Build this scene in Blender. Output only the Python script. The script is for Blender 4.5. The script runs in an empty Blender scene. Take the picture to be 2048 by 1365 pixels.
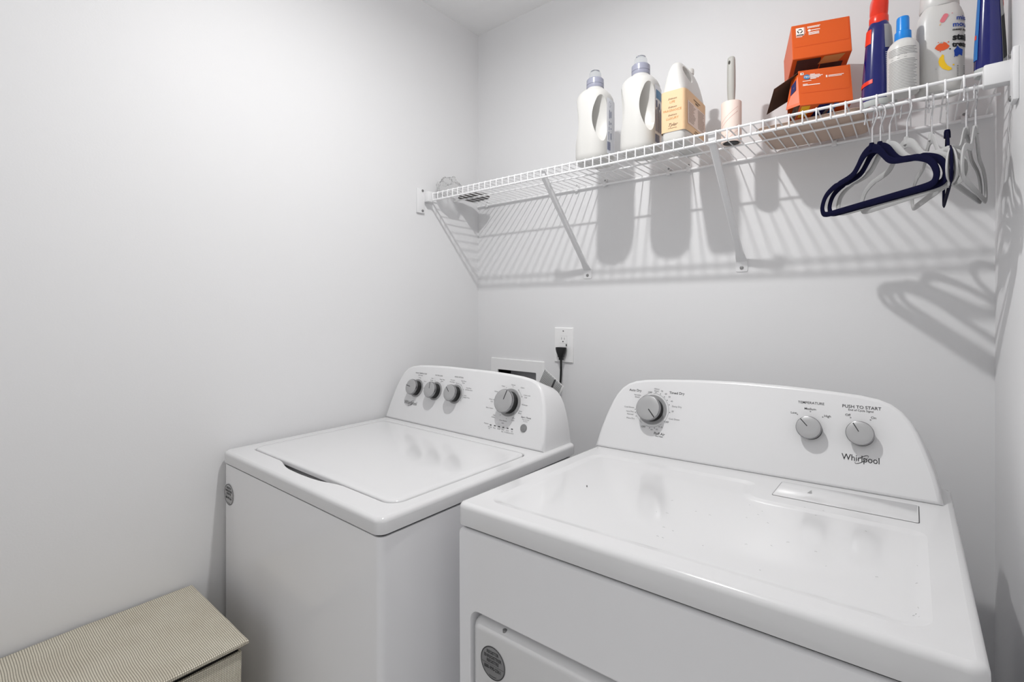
import bpy, bmesh, math, random
from math import sin, cos, pi, radians as R
from mathutils import Vector, Matrix, noise

random.seed(7)
SC = bpy.context.scene
COL = SC.collection
CZ = 1.277                     # camera height
WL, WB, WR, WF, ZC = -1.451, 1.546, 0.138, -0.25, CZ + 1.17

# ------------------------------------------------------------------ camera, world, light, exposure
cam_d = bpy.data.cameras.new('camera'); cam = bpy.data.objects.new('camera', cam_d); COL.objects.link(cam)
cam_d.sensor_width = 36; cam_d.lens = 987.1 / 2048 * 36
cam_d.shift_y = -64.6 / 2048; cam_d.clip_start = 0.01
cam.location = (0, 0, CZ); cam.rotation_euler = (pi / 2, 0, R(39.27))
SC.camera = cam
vs = SC.view_settings
vs.view_transform = 'Standard'; vs.look = 'None'; vs.gamma = 1; vs.use_curve_mapping = False
vs.exposure = 0.21
SC.cycles.use_denoising = True
SC.cycles.max_bounces = 14; SC.cycles.diffuse_bounces = 10
w = bpy.data.worlds.new('world'); SC.world = w; w.use_nodes = True
w.node_tree.nodes['Background'].inputs[0].default_value = (1, 1, 1, 1)
w.node_tree.nodes['Background'].inputs[1].default_value = .62
LX, LY, LZ = -0.62, 0.66, CZ + 1.09
ld = bpy.data.lights.new('ceiling_bulb', 'AREA'); ld.shape = 'DISK'; ld.size = 0.048; ld.energy = 9.6
ld.color = (1, .995, .985)
lo = bpy.data.objects.new('ceiling_bulb', ld); COL.objects.link(lo); lo.location = (LX, LY, LZ)
l2 = bpy.data.lights.new('ceiling_bulb_glow', 'POINT'); l2.energy = 2.8; l2.shadow_soft_size = 0.022; l2.color = (1, .995, .985)
lo2_ = bpy.data.objects.new('ceiling_bulb_glow', l2); COL.objects.link(lo2_); lo2_.location = (LX, LY, LZ)

# ------------------------------------------------------------------ materials
def mat(name, col, rough=.5, metal=0, spec=.5, coat=0, trans=0, bump=None, alpha=1, ior=1.45, var=0, sub=0):
    m = bpy.data.materials.new(name); m.use_nodes = True
    nt = m.node_tree; b = nt.nodes['Principled BSDF']
    c = (*col, 1) if len(col) == 3 else col
    b.inputs['Base Color'].default_value = c
    b.inputs['Roughness'].default_value = rough; b.inputs['Metallic'].default_value = metal
    b.inputs['Specular IOR Level'].default_value = spec; b.inputs['Coat Weight'].default_value = coat
    b.inputs['Coat Roughness'].default_value = .06
    b.inputs['Transmission Weight'].default_value = trans; b.inputs['Alpha'].default_value = alpha
    b.inputs['IOR'].default_value = ior
    if sub:
        b.inputs['Subsurface Weight'].default_value = sub; b.inputs['Subsurface Radius'].default_value = (.02, .02, .018)
        b.inputs['Subsurface Scale'].default_value = 1
    tc = nt.nodes.new('ShaderNodeTexCoord')
    if var:
        n = nt.nodes.new('ShaderNodeTexNoise'); n.inputs['Scale'].default_value = 6; n.inputs['Detail'].default_value = 4
        nt.links.new(tc.outputs['Object'], n.inputs['Vector'])
        mx = nt.nodes.new('ShaderNodeMix'); mx.data_type = 'RGBA'
        mx.inputs['A'].default_value = c; mx.inputs['B'].default_value = (c[0] * (1 - var), c[1] * (1 - var), c[2] * (1 - var), 1)
        nt.links.new(n.outputs['Fac'], mx.inputs['Factor']); nt.links.new(mx.outputs['Result'], b.inputs['Base Color'])
    if bump:
        n = nt.nodes.new('ShaderNodeTexNoise'); n.inputs['Scale'].default_value = bump[0]; n.inputs['Detail'].default_value = 3
        nt.links.new(tc.outputs['Object'], n.inputs['Vector'])
        bp = nt.nodes.new('ShaderNodeBump'); bp.inputs['Strength'].default_value = bump[1]; bp.inputs['Distance'].default_value = bump[2]
        nt.links.new(n.outputs['Fac'], bp.inputs['Height']); nt.links.new(bp.outputs['Normal'], b.inputs['Normal'])
    return m

def g(v):                      # sRGB 0-255 -> linear
    v = v / 255; return v / 12.92 if v <= .04045 else ((v + .055) / 1.055) ** 2.4
def rgb(r, gg, b): return (g(r), g(gg), g(b))

M = dict(
    wall=mat('wall_paint', rgb(224, 224, 225), .55, spec=.3, bump=(260, .06, .002), var=.015),
    ceil=mat('ceiling_paint', rgb(236, 236, 236), .85, spec=.2, bump=(180, .1, .002), var=.02),
    floor=mat('floor_vinyl', rgb(214, 213, 211), .4, var=.12, bump=(20, .1, .002)),
    trim=mat('trim_paint', rgb(235, 235, 235), .35, var=.01),
    enamel=mat('dimmed_white_enamel', rgb(214, 214, 215), .12, spec=.5, coat=.25, var=.01),  # darkened in colour against lamp light on the tops; same enamel as side
    side=mat('shade_lifted_enamel', rgb(234, 234, 236), .2, spec=.5, coat=.2, var=.01),  # same enamel, lightened in colour to make up for shaded fronts
    plastic=mat('console_plastic', rgb(218, 218, 219), .24, spec=.45, var=.01),
    silver=mat('knob_silver', rgb(172, 172, 173), .42, metal=.35, bump=(900, .03, .0005), var=.04),
    chromering=mat('knob_chrome', rgb(150, 150, 152), .2, metal=.9, var=.03),
    black=mat('black_plastic', rgb(22, 22, 23), .35, var=.2),
    groove=mat('dark_gap', rgb(70, 70, 72), .8, var=.1),
    ink=mat('dark_ink', rgb(60, 60, 62), .6, var=.05),
    inkl=mat('light_ink', rgb(120, 120, 122), .6, var=.05),
    ringgrey=mat('ring_grey', rgb(150, 150, 151), .35, var=.03),
    wire=mat('white_vinyl_wire', rgb(240, 240, 241), .3, spec=.5, var=.02),
    bracket=mat('bracket_white', rgb(226, 226, 227), .35, var=.02),
    screw=mat('screw_steel', rgb(150, 150, 150), .3, metal=.8, var=.05),
    hdpe=mat('bottle_plastic', rgb(206, 205, 202), .32, spec=.4, sub=.12, var=.01),
    dome=mat('clear_cap', rgb(235, 238, 240), .12, trans=.92, ior=1.2, var=.01),
    capgrey=mat('cap_lavender', rgb(150, 152, 168), .25, spec=.6, var=.03),
    labelwhite=mat('label_white', rgb(232, 234, 240), .4, var=.01),
    labelblue=mat('label_blue', rgb(70, 130, 175), .4, var=.05),
    inkblue=mat('ink_blue', rgb(90, 100, 140), .5, var=.05),
    tan=mat('tan_label', rgb(228, 194, 154), .6, var=.03),
    tanink=mat('orange_ink', rgb(205, 150, 90), .6, var=.05),
    brownink=mat('brown_ink', rgb(120, 100, 80), .6, var=.05),
    palepanel=mat('pale_panel', rgb(225, 208, 198), .6, var=.02),
    rollpaper=mat('roller_paper', rgb(243, 225, 215), .6, var=.03),
    redline=mat('red_line', rgb(190, 110, 95), .6, var=.05),
    handle=mat('grey_handle', rgb(176, 175, 170), .5, var=.03),
    orange=mat('orange_card', rgb(216, 90, 26), .42, var=.05),
    orangel=mat('orange_card_fold', rgb(205, 66, 14), .5, var=.05),
    whiteink=mat('white_ink', rgb(250, 240, 232), .5, var=.02),
    card=mat('card_inside', rgb(82, 58, 42), .8, var=.2),
    navycard=mat('navy_print', rgb(28, 34, 92), .4, var=.1),
    yellow=mat('yellow_print', rgb(240, 180, 30), .4, var=.05),
    photo=mat('dark_photo_print', rgb(70, 50, 50), .5, var=.6),
    skyblue=mat('sky_print', rgb(40, 110, 180), .4, var=.1),
    tray=mat('tan_tray', rgb(196, 172, 156), .6, var=.08),
    blue=mat('blue_bottle', rgb(8, 16, 98), .14, spec=.6, coat=.4, var=.08),
    red=mat('red_plastic', rgb(226, 50, 24), .28, spec=.5, var=.05),
    pumpblue=mat('bright_blue_cap', rgb(20, 130, 215), .28, spec=.5, var=.03),
    clear=mat('grey_clear_base', rgb(190, 194, 192), .2, var=.05),
    pink=mat('pink_print', rgb(222, 120, 130), .5, var=.05),
    tomato=mat('tomato_print', rgb(222, 88, 38), .5, var=.05),
    banana=mat('banana_print', rgb(240, 195, 30), .5, var=.05),
    royal=mat('royal_ink', rgb(30, 70, 165), .5, var=.05),
    blackink=mat('black_ink', rgb(25, 25, 28), .5, var=.05),
    navy=mat('navy_velvet', rgb(9, 10, 44), .9, spec=.15, bump=(900, .3, .001), var=.2),
    greyvel=mat('grey_velvet', rgb(182, 182, 182), .9, spec=.15, bump=(900, .3, .001), var=.08),
    chrome=mat('hook_chrome', rgb(215, 215, 217), .16, metal=.9, var=.05),
    bag=mat('clear_bag', rgb(240, 240, 240), .12, trans=.9, ior=1.12, bump=(60, .6, .01), var=.02),
    packet=mat('dark_packet', rgb(95, 92, 90), .5, var=.3),
    lens=mat('frosted_glass', rgb(250, 248, 240), .5, trans=.8, var=.01),
    stickergrey=mat('sticker_grey', rgb(128, 128, 129), .4, var=.04),
    stickerlight=mat('sticker_light', rgb(178, 178, 179), .4, var=.04),
    dust=mat('lint_speck', rgb(130, 130, 130), .9, var=.2),
)
def lamp_glow():
    m = mat('lamp_glow', (1, 1, 1), .5, var=.01); b = m.node_tree.nodes['Principled BSDF']
    b.inputs['Emission Color'].default_value = (1, .99, .97, 1); b.inputs['Emission Strength'].default_value = 3; return m
M['glow'] = lamp_glow()

def weave_mat(name, scale, dark, light):
    m = bpy.data.materials.new(name); m.use_nodes = True
    nt = m.node_tree; L = nt.links; N = nt.nodes; b = N['Principled BSDF']; b.inputs['Roughness'].default_value = .8
    b.inputs['Specular IOR Level'].default_value = .2
    uv = N.new('ShaderNodeUVMap'); sp = N.new('ShaderNodeSeparateXYZ'); L.new(uv.outputs[0], sp.inputs[0])
    def mth(op, a, bb=None, c=None):
        n = N.new('ShaderNodeMath'); n.operation = op
        for i, v in enumerate((a, bb, c)):
            if v is None: continue
            if isinstance(v, (int, float)): n.inputs[i].default_value = v
            else: L.new(v, n.inputs[i])
        return n.outputs[0]
    nz = N.new('ShaderNodeTexNoise'); nz.inputs['Scale'].default_value = 12; nz.inputs['Detail'].default_value = 1; L.new(uv.outputs[0], nz.inputs['Vector'])
    wob = mth('MULTIPLY', mth('SUBTRACT', nz.outputs['Fac'], .5), .006)
    u = mth('MULTIPLY', mth('ADD', sp.outputs[0], wob), scale); v = mth('MULTIPLY', mth('ADD', sp.outputs[1], wob), scale * .8)
    su = mth('ABSOLUTE', mth('SINE', mth('MULTIPLY', u, pi)))
    sv = mth('ABSOLUTE', mth('SINE', mth('MULTIPLY', v, pi)))
    h = mth('MULTIPLY', mth('POWER', su, .6), mth('POWER', sv, .6))
    n2 = N.new('ShaderNodeTexNoise'); n2.inputs['Scale'].default_value = 9; L.new(uv.outputs[0], n2.inputs['Vector'])
    n3 = N.new('ShaderNodeTexNoise'); n3.inputs['Scale'].default_value = 240; L.new(uv.outputs[0], n3.inputs['Vector'])
    mx = N.new('ShaderNodeMix'); mx.data_type = 'RGBA'; mx.inputs['A'].default_value = (*dark, 1); mx.inputs['B'].default_value = (*light, 1)
    L.new(mth('MULTIPLY_ADD', h, 1.25, -.12), mx.inputs['Factor'])
    m2 = N.new('ShaderNodeMix'); m2.data_type = 'RGBA'; m2.blend_type = 'MULTIPLY'; m2.inputs['Factor'].default_value = .35
    L.new(mx.outputs['Result'], m2.inputs['A'])
    r = N.new('ShaderNodeValToRGB'); r.color_ramp.elements[0].color = (.62, .55, .48, 1); r.color_ramp.elements[0].position = .35; r.color_ramp.elements[1].position = .6
    L.new(mth('MULTIPLY_ADD', n3.outputs['Fac'], .5, mth('MULTIPLY', n2.outputs['Fac'], .5)), r.inputs['Fac']); L.new(r.outputs['Color'], m2.inputs['B'])
    L.new(m2.outputs['Result'], b.inputs['Base Color'])
    bp = N.new('ShaderNodeBump'); bp.inputs['Distance'].default_value = .0012; bp.inputs['Strength'].default_value = .7
    L.new(h, bp.inputs['Height']); L.new(bp.outputs['Normal'], b.inputs['Normal'])
    return m
M['weave'] = weave_mat('woven_paper', 330, rgb(122, 116, 102), rgb(240, 234, 218))

# ------------------------------------------------------------------ mesh helpers
def smooth(me, ang=35):
    bm = bmesh.new(); bm.from_mesh(me)
    for f in bm.faces: f.smooth = True
    for e in bm.edges:
        e.smooth = not (len(e.link_faces) == 2 and e.calc_face_angle(0) > R(ang))
    bm.to_mesh(me); bm.free()

class MB:
    def __init__(s): s.v = []; s.f = []; s.mi = []; s.cur = 0; s.mt = Matrix()
    def add(s, vs_, fs_):
        k = len(s.v); s.v += [tuple(s.mt @ Vector(p)) for p in vs_]
        s.f += [tuple(i + k for i in f) for f in fs_]; s.mi += [s.cur] * len(fs_); return s
    def frombm(s, bm):
        bm.verts.index_update(); s.add([v.co[:] for v in bm.verts], [[v.index for v in f.verts] for f in bm.faces]); bm.free(); return s
    def box(s, x0, y0, z0, x1, y1, z1, r=0, seg=2):
        bm = bmesh.new(); bmesh.ops.create_cube(bm, size=1)
        for v in bm.verts:
            v.co = (x0 + (v.co.x + .5) * (x1 - x0), y0 + (v.co.y + .5) * (y1 - y0), z0 + (v.co.z + .5) * (z1 - z0))
        if r: bmesh.ops.bevel(bm, geom=bm.edges[:], offset=r, segments=seg, profile=.5, affect='EDGES')
        return s.frombm(bm)
    def loft(s, loops, cap0=True, cap1=True, closed=True):
        n = len(loops[0]); vs_ = [p for l in loops for p in l]; fs_ = []
        for k in range(len(loops) - 1):
            for i in range(n if closed else n - 1):
                j = (i + 1) % n; fs_.append((k * n + i, k * n + j, (k + 1) * n + j, (k + 1) * n + i))
        if cap0: fs_.append(tuple(range(n))[::-1])
        if cap1: fs_.append(tuple((len(loops) - 1) * n + i for i in range(n)))
        return s.add(vs_, fs_)
    def lathe(s, prof, n=40, cx=0, cy=0, cap0=True, cap1=True):
        return s.loft([[(cx + r * cos(2 * pi * i / n), cy + r * sin(2 * pi * i / n), z) for i in range(n)] for r, z in prof], cap0, cap1)
    def tube(s, pts, r, n=8, caps=True):
        pts = [Vector(p) for p in pts]; loops = []; up = None
        for i, p in enumerate(pts):
            t = (pts[min(i + 1, len(pts) - 1)] - pts[max(i - 1, 0)]).normalized()
            if up is None: up = t.orthogonal().normalized()
            up = (up - t * up.dot(t)).normalized(); sd = t.cross(up)
            rr = r[i] if isinstance(r, (list, tuple)) else r
            loops.append([tuple(p + (up * cos(2 * pi * k / n) + sd * sin(2 * pi * k / n)) * rr) for k in range(n)])
        return s.loft(loops, caps, caps)
    def poly(s, pts): return s.add(pts, [tuple(range(len(pts)))])
    def ribbon(s, pts, nrm, hw, th, closed=True):
        # flat stock swept along a planar path; hw half width in the plane, th half thickness along nrm
        nrm = Vector(nrm).normalized(); P = [Vector(p) for p in pts]; n = len(P); loops = []
        for i in range(n):
            a = P[(i - 1) % n] if closed or i else P[i]; b = P[(i + 1) % n] if closed or i < n - 1 else P[i]
            t = (b - a).normalized(); sd = t.cross(nrm); h = hw[i] if isinstance(hw, list) else hw
            loops.append([tuple(P[i] + sd * cos(q) * h * (1 if abs(cos(q)) > .5 else .9) + nrm * sin(q) * th) for q in [pi / 8 + k * pi / 4 for k in range(8)]])
        if closed: loops.append(loops[0])
        return s.loft(loops, not closed, not closed)
    def text(s, txt, x, y, size, z=0, rot=0, align='CENTER', sx=1, shear=0, bold=0):
        c = bpy.data.curves.new('t', 'FONT'); c.body = txt; c.size = size; c.align_x = align; c.align_y = 'CENTER'; c.resolution_u = 3
        c.shear = shear; c.offset = bold; c.fill_mode = 'BOTH'
        o = bpy.data.objects.new('t', c); COL.objects.link(o)
        bpy.context.view_layer.update()
        me = o.evaluated_get(bpy.context.evaluated_depsgraph_get()).to_mesh()
        m = Matrix.Translation((x, y, z)) @ Matrix.Rotation(rot, 4, 'Z') @ Matrix.Diagonal((sx, 1, 1, 1))
        s.add([(m @ v.co)[:] for v in me.vertices], [tuple(p.vertices) for p in me.polygons])
        bpy.data.objects.remove(o); bpy.data.curves.remove(c); return s
    def rect(s, x0, y0, x1, y1, z=0): return s.poly([(x0, y0, z), (x1, y0, z), (x1, y1, z), (x0, y1, z)])
    def disc(s, x, y, r, z=0, n=28): return s.poly([(x + r * cos(2 * pi * i / n), y + r * sin(2 * pi * i / n), z) for i in range(n)])
    def arc(s, x, y, r0, r1, a0=0, a1=360, z=0, n=64, sx=1, sy=1):
        A = [R(a0 + (a1 - a0) * i / n) for i in range(n + 1)]
        vs_ = [(x + r0 * cos(a) * sx, y + r0 * sin(a) * sy, z) for a in A] + [(x + r1 * cos(a) * sx, y + r1 * sin(a) * sy, z) for a in A]
        return s.add(vs_, [(i, n + 1 + i, n + 2 + i, i + 1) for i in range(n)])
    def holed(s, outer, inner, z):
        bm = bmesh.new(); es = []
        for lp in (outer, inner):
            V = [bm.verts.new((*p[:2], z)) for p in lp]; es += [bm.edges.new((V[i], V[(i + 1) % len(V)])) for i in range(len(V))]
        bmesh.ops.triangle_fill(bm, use_beauty=True, use_dissolve=False, edges=es)
        for f in bm.faces:
            if f.normal.z < 0: f.normal_flip()
        return s.frombm(bm)
    def build(s, name, mats, parent=None, ang=35, label=None):
        me = bpy.data.meshes.new(name); me.from_pydata(s.v, [], s.f)
        for m in (mats if isinstance(mats, (list, tuple)) else [mats]): me.materials.append(m)
        me.polygons.foreach_set('material_index', s.mi); me.update(); smooth(me, ang)
        o = bpy.data.objects.new(name, me); COL.objects.link(o)
        if parent: o.parent = parent
        if label: o['label'] = label
        return o

def empty(name, loc, label, cat, group=None, rz=0):
    o = bpy.data.objects.new(name, None); COL.objects.link(o); o.empty_display_size = .05
    o.location = loc; o.rotation_euler = (0, 0, rz); return tag(o, label, cat, group)
def tag(o, label, cat, group=None):
    o['label'] = label; o['category'] = cat
    if group: o['group'] = group
    return o
def struct(o): o['kind'] = 'structure'; return o
def copy_tree(o, parent=None):
    c = o.copy(); COL.objects.link(c)
    if parent: c.parent = parent
    for ch in list(o.children): copy_tree(ch, c)
    return c

def rrect(x0, y0, x1, y1, r, n=6, z=None):
    pts = []
    for cx, cy, a in ((x1 - r, y1 - r, 0), (x0 + r, y1 - r, 90), (x0 + r, y0 + r, 180), (x1 - r, y0 + r, 270)):
        for i in range(n + 1):
            q = R(a + 90 * i / n); pts.append((cx + r * cos(q), cy + r * sin(q)))
    return pts if z is None else [(x, y, z) for x, y in pts]
def offs(pts, d):              # inset a CCW outline by d
    n = len(pts); out = []
    for i in range(n):
        a, p, b = (Vector(pts[k][:2]) for k in ((i - 1) % n, i, (i + 1) % n))
        n1 = Vector((-(p - a).y, (p - a).x)).normalized(); n2 = Vector((-(b - p).y, (b - p).x)).normalized()
        m = (n1 + n2); m = m / max(m.length, 1e-6); k = min(1 / max(m.dot(n1), .4), 2)
        out.append((p.x + m.x * d * k, p.y + m.y * d * k))
    return out
def spline(pts, n=6, closed=False):
    P = [Vector(p) for p in pts]; out = []; N = len(P)
    for i in range(N if closed else N - 1):
        p0, p1, p2, p3 = (P[(i + k) % N] if closed else P[max(0, min(N - 1, i + k))] for k in (-1, 0, 1, 2))
        for j in range(n):
            t = j / n
            out.append(tuple(.5 * ((2 * p1) + (p2 - p0) * t + (2 * p0 - 5 * p1 + 4 * p2 - p3) * t * t + (3 * p1 - p0 - 3 * p2 + p3) * t ** 3)))
    if not closed: out.append(tuple(P[-1]))
    return out
def sup(cx, cy, rx, ry, z, e=2.0, n=48, rot=0):
    out = []
    for i in range(n):
        a = 2 * pi * i / n; c, s_ = cos(a), sin(a)
        x = rx * math.copysign(abs(c) ** (2 / e), c); y = ry * math.copysign(abs(s_) ** (2 / e), s_)
        out.append((cx + x * cos(rot) - y * sin(rot), cy + x * sin(rot) + y * cos(rot), z))
    return out
def boolean(o, cutter):
    md = o.modifiers.new('b', 'BOOLEAN'); md.object = cutter; md.operation = 'DIFFERENCE'; md.solver = 'EXACT'
    bpy.context.view_layer.update()
    me = bpy.data.meshes.new_from_object(o.evaluated_get(bpy.context.evaluated_depsgraph_get()))
    o.modifiers.clear(); o.data = me; smooth(me, 40); bpy.data.objects.remove(cutter)

# ------------------------------------------------------------------ room
def wallbox(name, a, b, m='wall'):
    return struct(MB().box(*a, *b).build(name, M[m]))
T = .09
wallbox('wall_left', (WL - T, WF - T, 0), (WL, WB + T, ZC))
wallbox('wall_right', (WR, WF - T, 0), (WR + T, WB + T, ZC))
wallbox('floor', (WL - T, WF - 1.2, -.06), (WR + T, WB + T, 0), 'floor')
wallbox('ceiling', (WL - T, WF - T, ZC), (WR + T, WB + T, ZC + .06), 'ceil')
# back wall with the opening for the recessed valve box
bx0, bx1, bz1, bz0 = -1.336, -1.139, CZ - .249, CZ - .42
o = MB().box(WL, WB, 0, bx0, WB + T, ZC).box(bx1, WB, 0, WR, WB + T, ZC).box(bx0, WB, bz1, bx1, WB + T, ZC).box(bx0, WB, 0, bx1, WB + T, bz0)
struct(o.build('wall_back', M['wall']))
# front wall behind the photographer, with its doorway
dx0, dx1, dz = -.80, .04, 2.03
o = MB().box(WL, WF - T, 0, dx0, WF, ZC).box(dx1, WF - T, 0, WR, WF, ZC).box(dx0, WF - T, dz, dx1, WF, ZC)
struct(o.build('wall_front', M['wall']))
o = MB().box(dx0 - .06, WF, 0, dx0, WF + .015, dz + .06, .003).box(dx1, WF, 0, dx1 + .06, WF + .015, dz + .06, .003).box(dx0, WF, dz, dx1, WF + .015, dz + .06, .003)
struct(o.build('trim_1', M['trim']))

# ceiling light
L = empty('ceiling_light', (LX, LY, ZC), 'round flush ceiling lamp above the washer and dryer', 'ceiling light')
MB().lathe([(.05, 0), (.055, -.002), (.055, -.012), (.02, -.016)], 40).build('base', M['trim'], L)
MB().lathe([(.018, -.014), (.018, -.03), (.012, -.034)], 24).build('socket', M['trim'], L)

# ------------------------------------------------------------------ shared appliance builders
TILT = R(18)
def face_mat(y0, z0): return Matrix.Translation((0, y0, z0)) @ Matrix.Rotation(pi / 2 - TILT, 4, 'X')
def console_mesh(outline, y0, yb, z0):
    P = [Vector(p) for p in outline]
    mb = MB()
    def face(pts, back):      # back = distance behind the face plane along its normal
        return [(u, y0 + v * sin(TILT) + back * cos(TILT), z0 + v * cos(TILT) - back * sin(TILT) * (v > .004)) for u, v in pts]
    def bk(pts): return [(u, yb, z0 + v * cos(TILT) * (1 - .16 * v / .2)) for u, v in pts]
    loops = [face(offs(outline, .008), 0), face(offs(outline, .0042), .0010), face(offs(outline, .0014), .0036), face(outline, .008), bk(outline)]
    for k in range(4):
        loops[k] = [(x, y, max(z, z0)) for x, y, z in loops[k]]
    mb.loft(loops, False, False)
    mb.add(loops[0], [tuple(range(len(outline)))]); mb.add(loops[-1], [tuple(range(len(outline)))[::-1]])
    return mb
def outline_half(W, half):
    right = [(W - u, v) for u, v in half]
    pts = right + half[::-1]
    return pts
def printing(mb, y0, z0, off): mb.mt = face_mat(y0, z0) @ Matrix.Translation((0, 0, off)); return mb
def knob(parent, u, v, y0, z0, r, h, ang, ringr=None, lab=None):
    k = bpy.data.objects.new('control_knob', None); COL.objects.link(k); k.parent = parent; k.empty_display_size = .02
    k.matrix_local = face_mat(y0, z0) @ Matrix.Translation((u, v, 0))
    if lab: k['label'] = lab
    if ringr: MB().lathe([(ringr, .0002), (ringr, .0016), (ringr - .001, .0024), (r * .9, .0026)], 56).build('skirt', M['ringgrey'], k)
    MB().lathe([(r * .95, .001), (r * .92, h * .3), (r * .93, h * .72), (r * .93, h * .76)], 56).build('grip', M['black'], k)
    MB().lathe([(r * .9, h * .72), (r * .985, h * .73), (r, h * .78), (r * .995, h * .9), (r * .955, h * .975), (r * .93, h * .985)], 64).build('rim', M['chromering'], k)
    MB().lathe([(r * .93, h * .9), (r * .93, h * .985), (r * .90, h), (r * .5, h * 1.004), (.0001, h * 1.006)], 64, cap1=False).build('knob_face', M['silver'], k)
    mb = MB(); mb.mt = Matrix.Rotation(R(ang), 4, 'Z')
    mb.box(-r * .045, r * .12, h * .97, r * .045, r * .93, h * 1.022, .0006, 1).build('pointer', M['ink'], k)
    return k
def logo(mb, x, y, wd):
    mb.text('Whirlpool', x, y, wd * .262, sx=.86, bold=.0)
    c, s_ = cos(R(38)), sin(R(38)); ex, ey = wd * .03, -wd * .015
    pts = [(x + ex + c * wd * .205 * cos(a) - s_ * wd * .060 * sin(a), y + ey + s_ * wd * .205 * cos(a) + c * wd * .060 * sin(a)) for a in [R(q) for q in range(-40, 125, 8)]]
    pts2 = [(x + ex + c * wd * .205 * cos(a) - s_ * wd * .060 * sin(a), y + ey + s_ * wd * .205 * cos(a) + c * wd * .060 * sin(a)) for a in [R(q) for q in range(140, 335, 8)]]
    for P in (pts, pts2):
        n = len(P)
        vs_ = []; 
        for i, (px, py) in enumerate(P):
            q0 = Vector(P[max(i - 1, 0)]); q1 = Vector(P[min(i + 1, n - 1)]); t = (q1 - q0).normalized(); w_ = wd * .0065 * sin(pi * (i + .6) / (n + .2)) + wd * .001
            vs_ += [(px - t.y * w_, py + t.x * w_, 0), (px + t.y * w_, py - t.x * w_, 0)]
        mb.add(vs_, [(2 * i, 2 * i + 1, 2 * i + 3, 2 * i + 2) for i in range(n - 1)])
def sticker(parent, x, y, z, r, mbase, off=.0008):
    mb = MB(); mb.mt = Matrix.Translation((x, y, z)) @ Matrix.Rotation(pi / 2, 4, 'X')
    s_ = mb.lathe([(r, 0), (r, off * .8), (r * .99, off)], 56).build('sticker', M[mbase], parent, label='round registration sticker')
    mb = MB(); mb.mt = Matrix.Translation((x, y, z)) @ Matrix.Rotation(pi / 2, 4, 'X') @ Matrix.Translation((0, 0, off * 1.25))
    mb.arc(0, 0, r * .93, r * .985)
    mb.text('REGISTER', 0, r * .60, r * .27, sx=.85, bold=r * .011); mb.text('ENREGISTRER', 0, r * .32, r * .27, sx=.85, bold=r * .011); mb.text('REGISTRE', 0, r * .06, r * .27, sx=.85, bold=r * .011)
    mb.rect(-r * .9, -r * .14, r * .9, -r * .12); mb.text('888-990-2361', 0, -r * .34, r * .29, sx=.85, bold=r * .011)
    mb.arc(0, -r * .0, r * .80, r * .84, 250, 290, n=16)
    mb.build('printed_text', M['ink'], s_)

# ------------------------------------------------------------------ washer
ZT = .8872
Wsh = empty('washing_machine', (-1.438, .5316, 0), 'white top-loading washing machine in the left corner, with four knobs', 'washing machine')
Wsh.scale = (1.0125, 1.0125, 1.0125)
WW, WD = .689, .655
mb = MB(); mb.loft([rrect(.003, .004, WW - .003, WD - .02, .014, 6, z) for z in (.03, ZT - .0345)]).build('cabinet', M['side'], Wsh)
mb = MB(); mb.loft([rrect(.007, .008, WW - .007, WD - .024, .012, 6, z) for z in (ZT - .037, ZT - .0295)]).build('seam', M['groove'], Wsh)
for x, y in ((.05, .06), (WW - .05, .06), (.05, WD - .08), (WW - .05, WD - .08)):
    MB().lathe([(.022, 0), (.022, .012), (.01, .016), (.01, .035)], 20, x, y).build('foot', M['black'], Wsh)
# top panel with lid opening
lx0, lx1, ly0, ly1 = .040, .650, .058, .484
hole = []
scoop = [(.205, 0), (.225, -.0035), (.245, -.010), (.265, -.0155), (.29, -.019), (.34, -.0205), (.39, -.0185), (.42, -.0145), (.445, -.008), (.465, -.003), (.485, 0)]
rr = rrect(lx0, ly0, lx1, ly1, .03, 8)
for i, p in enumerate(rr):
    hole.append(p)
    if i == 8 * 3 + 2: hole += [(sx_, ly0 + dy_) for sx_, dy_ in scoop]     # after the front-left corner
outer = rrect(0, 0, WW, WD, .02, 8)
mb = MB()
def L3(pts, z): return [(x, y, z) for x, y in pts]
mb.loft([L3(offs(outer, .004), ZT - .031), L3(outer, ZT - .029), L3(outer, ZT - .009), L3(offs(outer, .001), ZT - .005), L3(offs(outer, .0035), ZT - .0018), L3(offs(outer, .008), ZT)], True, False)
hin = offs(hole, -.003)
mb.holed(offs(outer, .008), hin, ZT)
mb.loft([L3(hin, ZT), L3(offs(hole, -.001), ZT - .0012), L3(hole, ZT - .004), L3(hole, ZT - .022)], False, True)
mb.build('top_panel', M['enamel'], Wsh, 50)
lid = rrect(lx0 + .0025, ly0 + .0025, lx1 - .0025, ly1 - .0025, .028, 8)
mb = MB(); mb.loft([L3(offs(lid, .006), ZT - .012), L3(lid, ZT - .009), L3(lid, ZT - .002), L3(offs(lid, .001), ZT + .0004), L3(offs(lid, .004), ZT + .0018), L3(offs(lid, .012), ZT + .0026), L3(offs(lid, .025), ZT + .003)], True, True)
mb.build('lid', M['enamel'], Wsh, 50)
half = [(0, 0), (.004, .031), (.0085, .062), (.015, .095), (.023, .125), (.033, .150), (.0445, .168), (.060, .181), (.082, .189), (.115, .194), (.17, .1975), (.24, .2)]
OW = outline_half(.674, half)
cy0 = .516
Con = console_mesh(OW, cy0, WD - .008, ZT - .001).build('control_panel', M['plastic'], Wsh, 40)
mb = printing(MB(), cy0, ZT - .001, .0004)
S = .0058
for txt, x, y, s_ in [('WASH TEMPERATURE', .133, .1655, S), ('(cold rinse)', .132, .159, S * .85), ('WATER LEVEL', .221, .1655, S), ('RINSE OPTION', .3126, .168, S)]: mb.text(txt, x, y, s_, bold=.00003)
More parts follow.
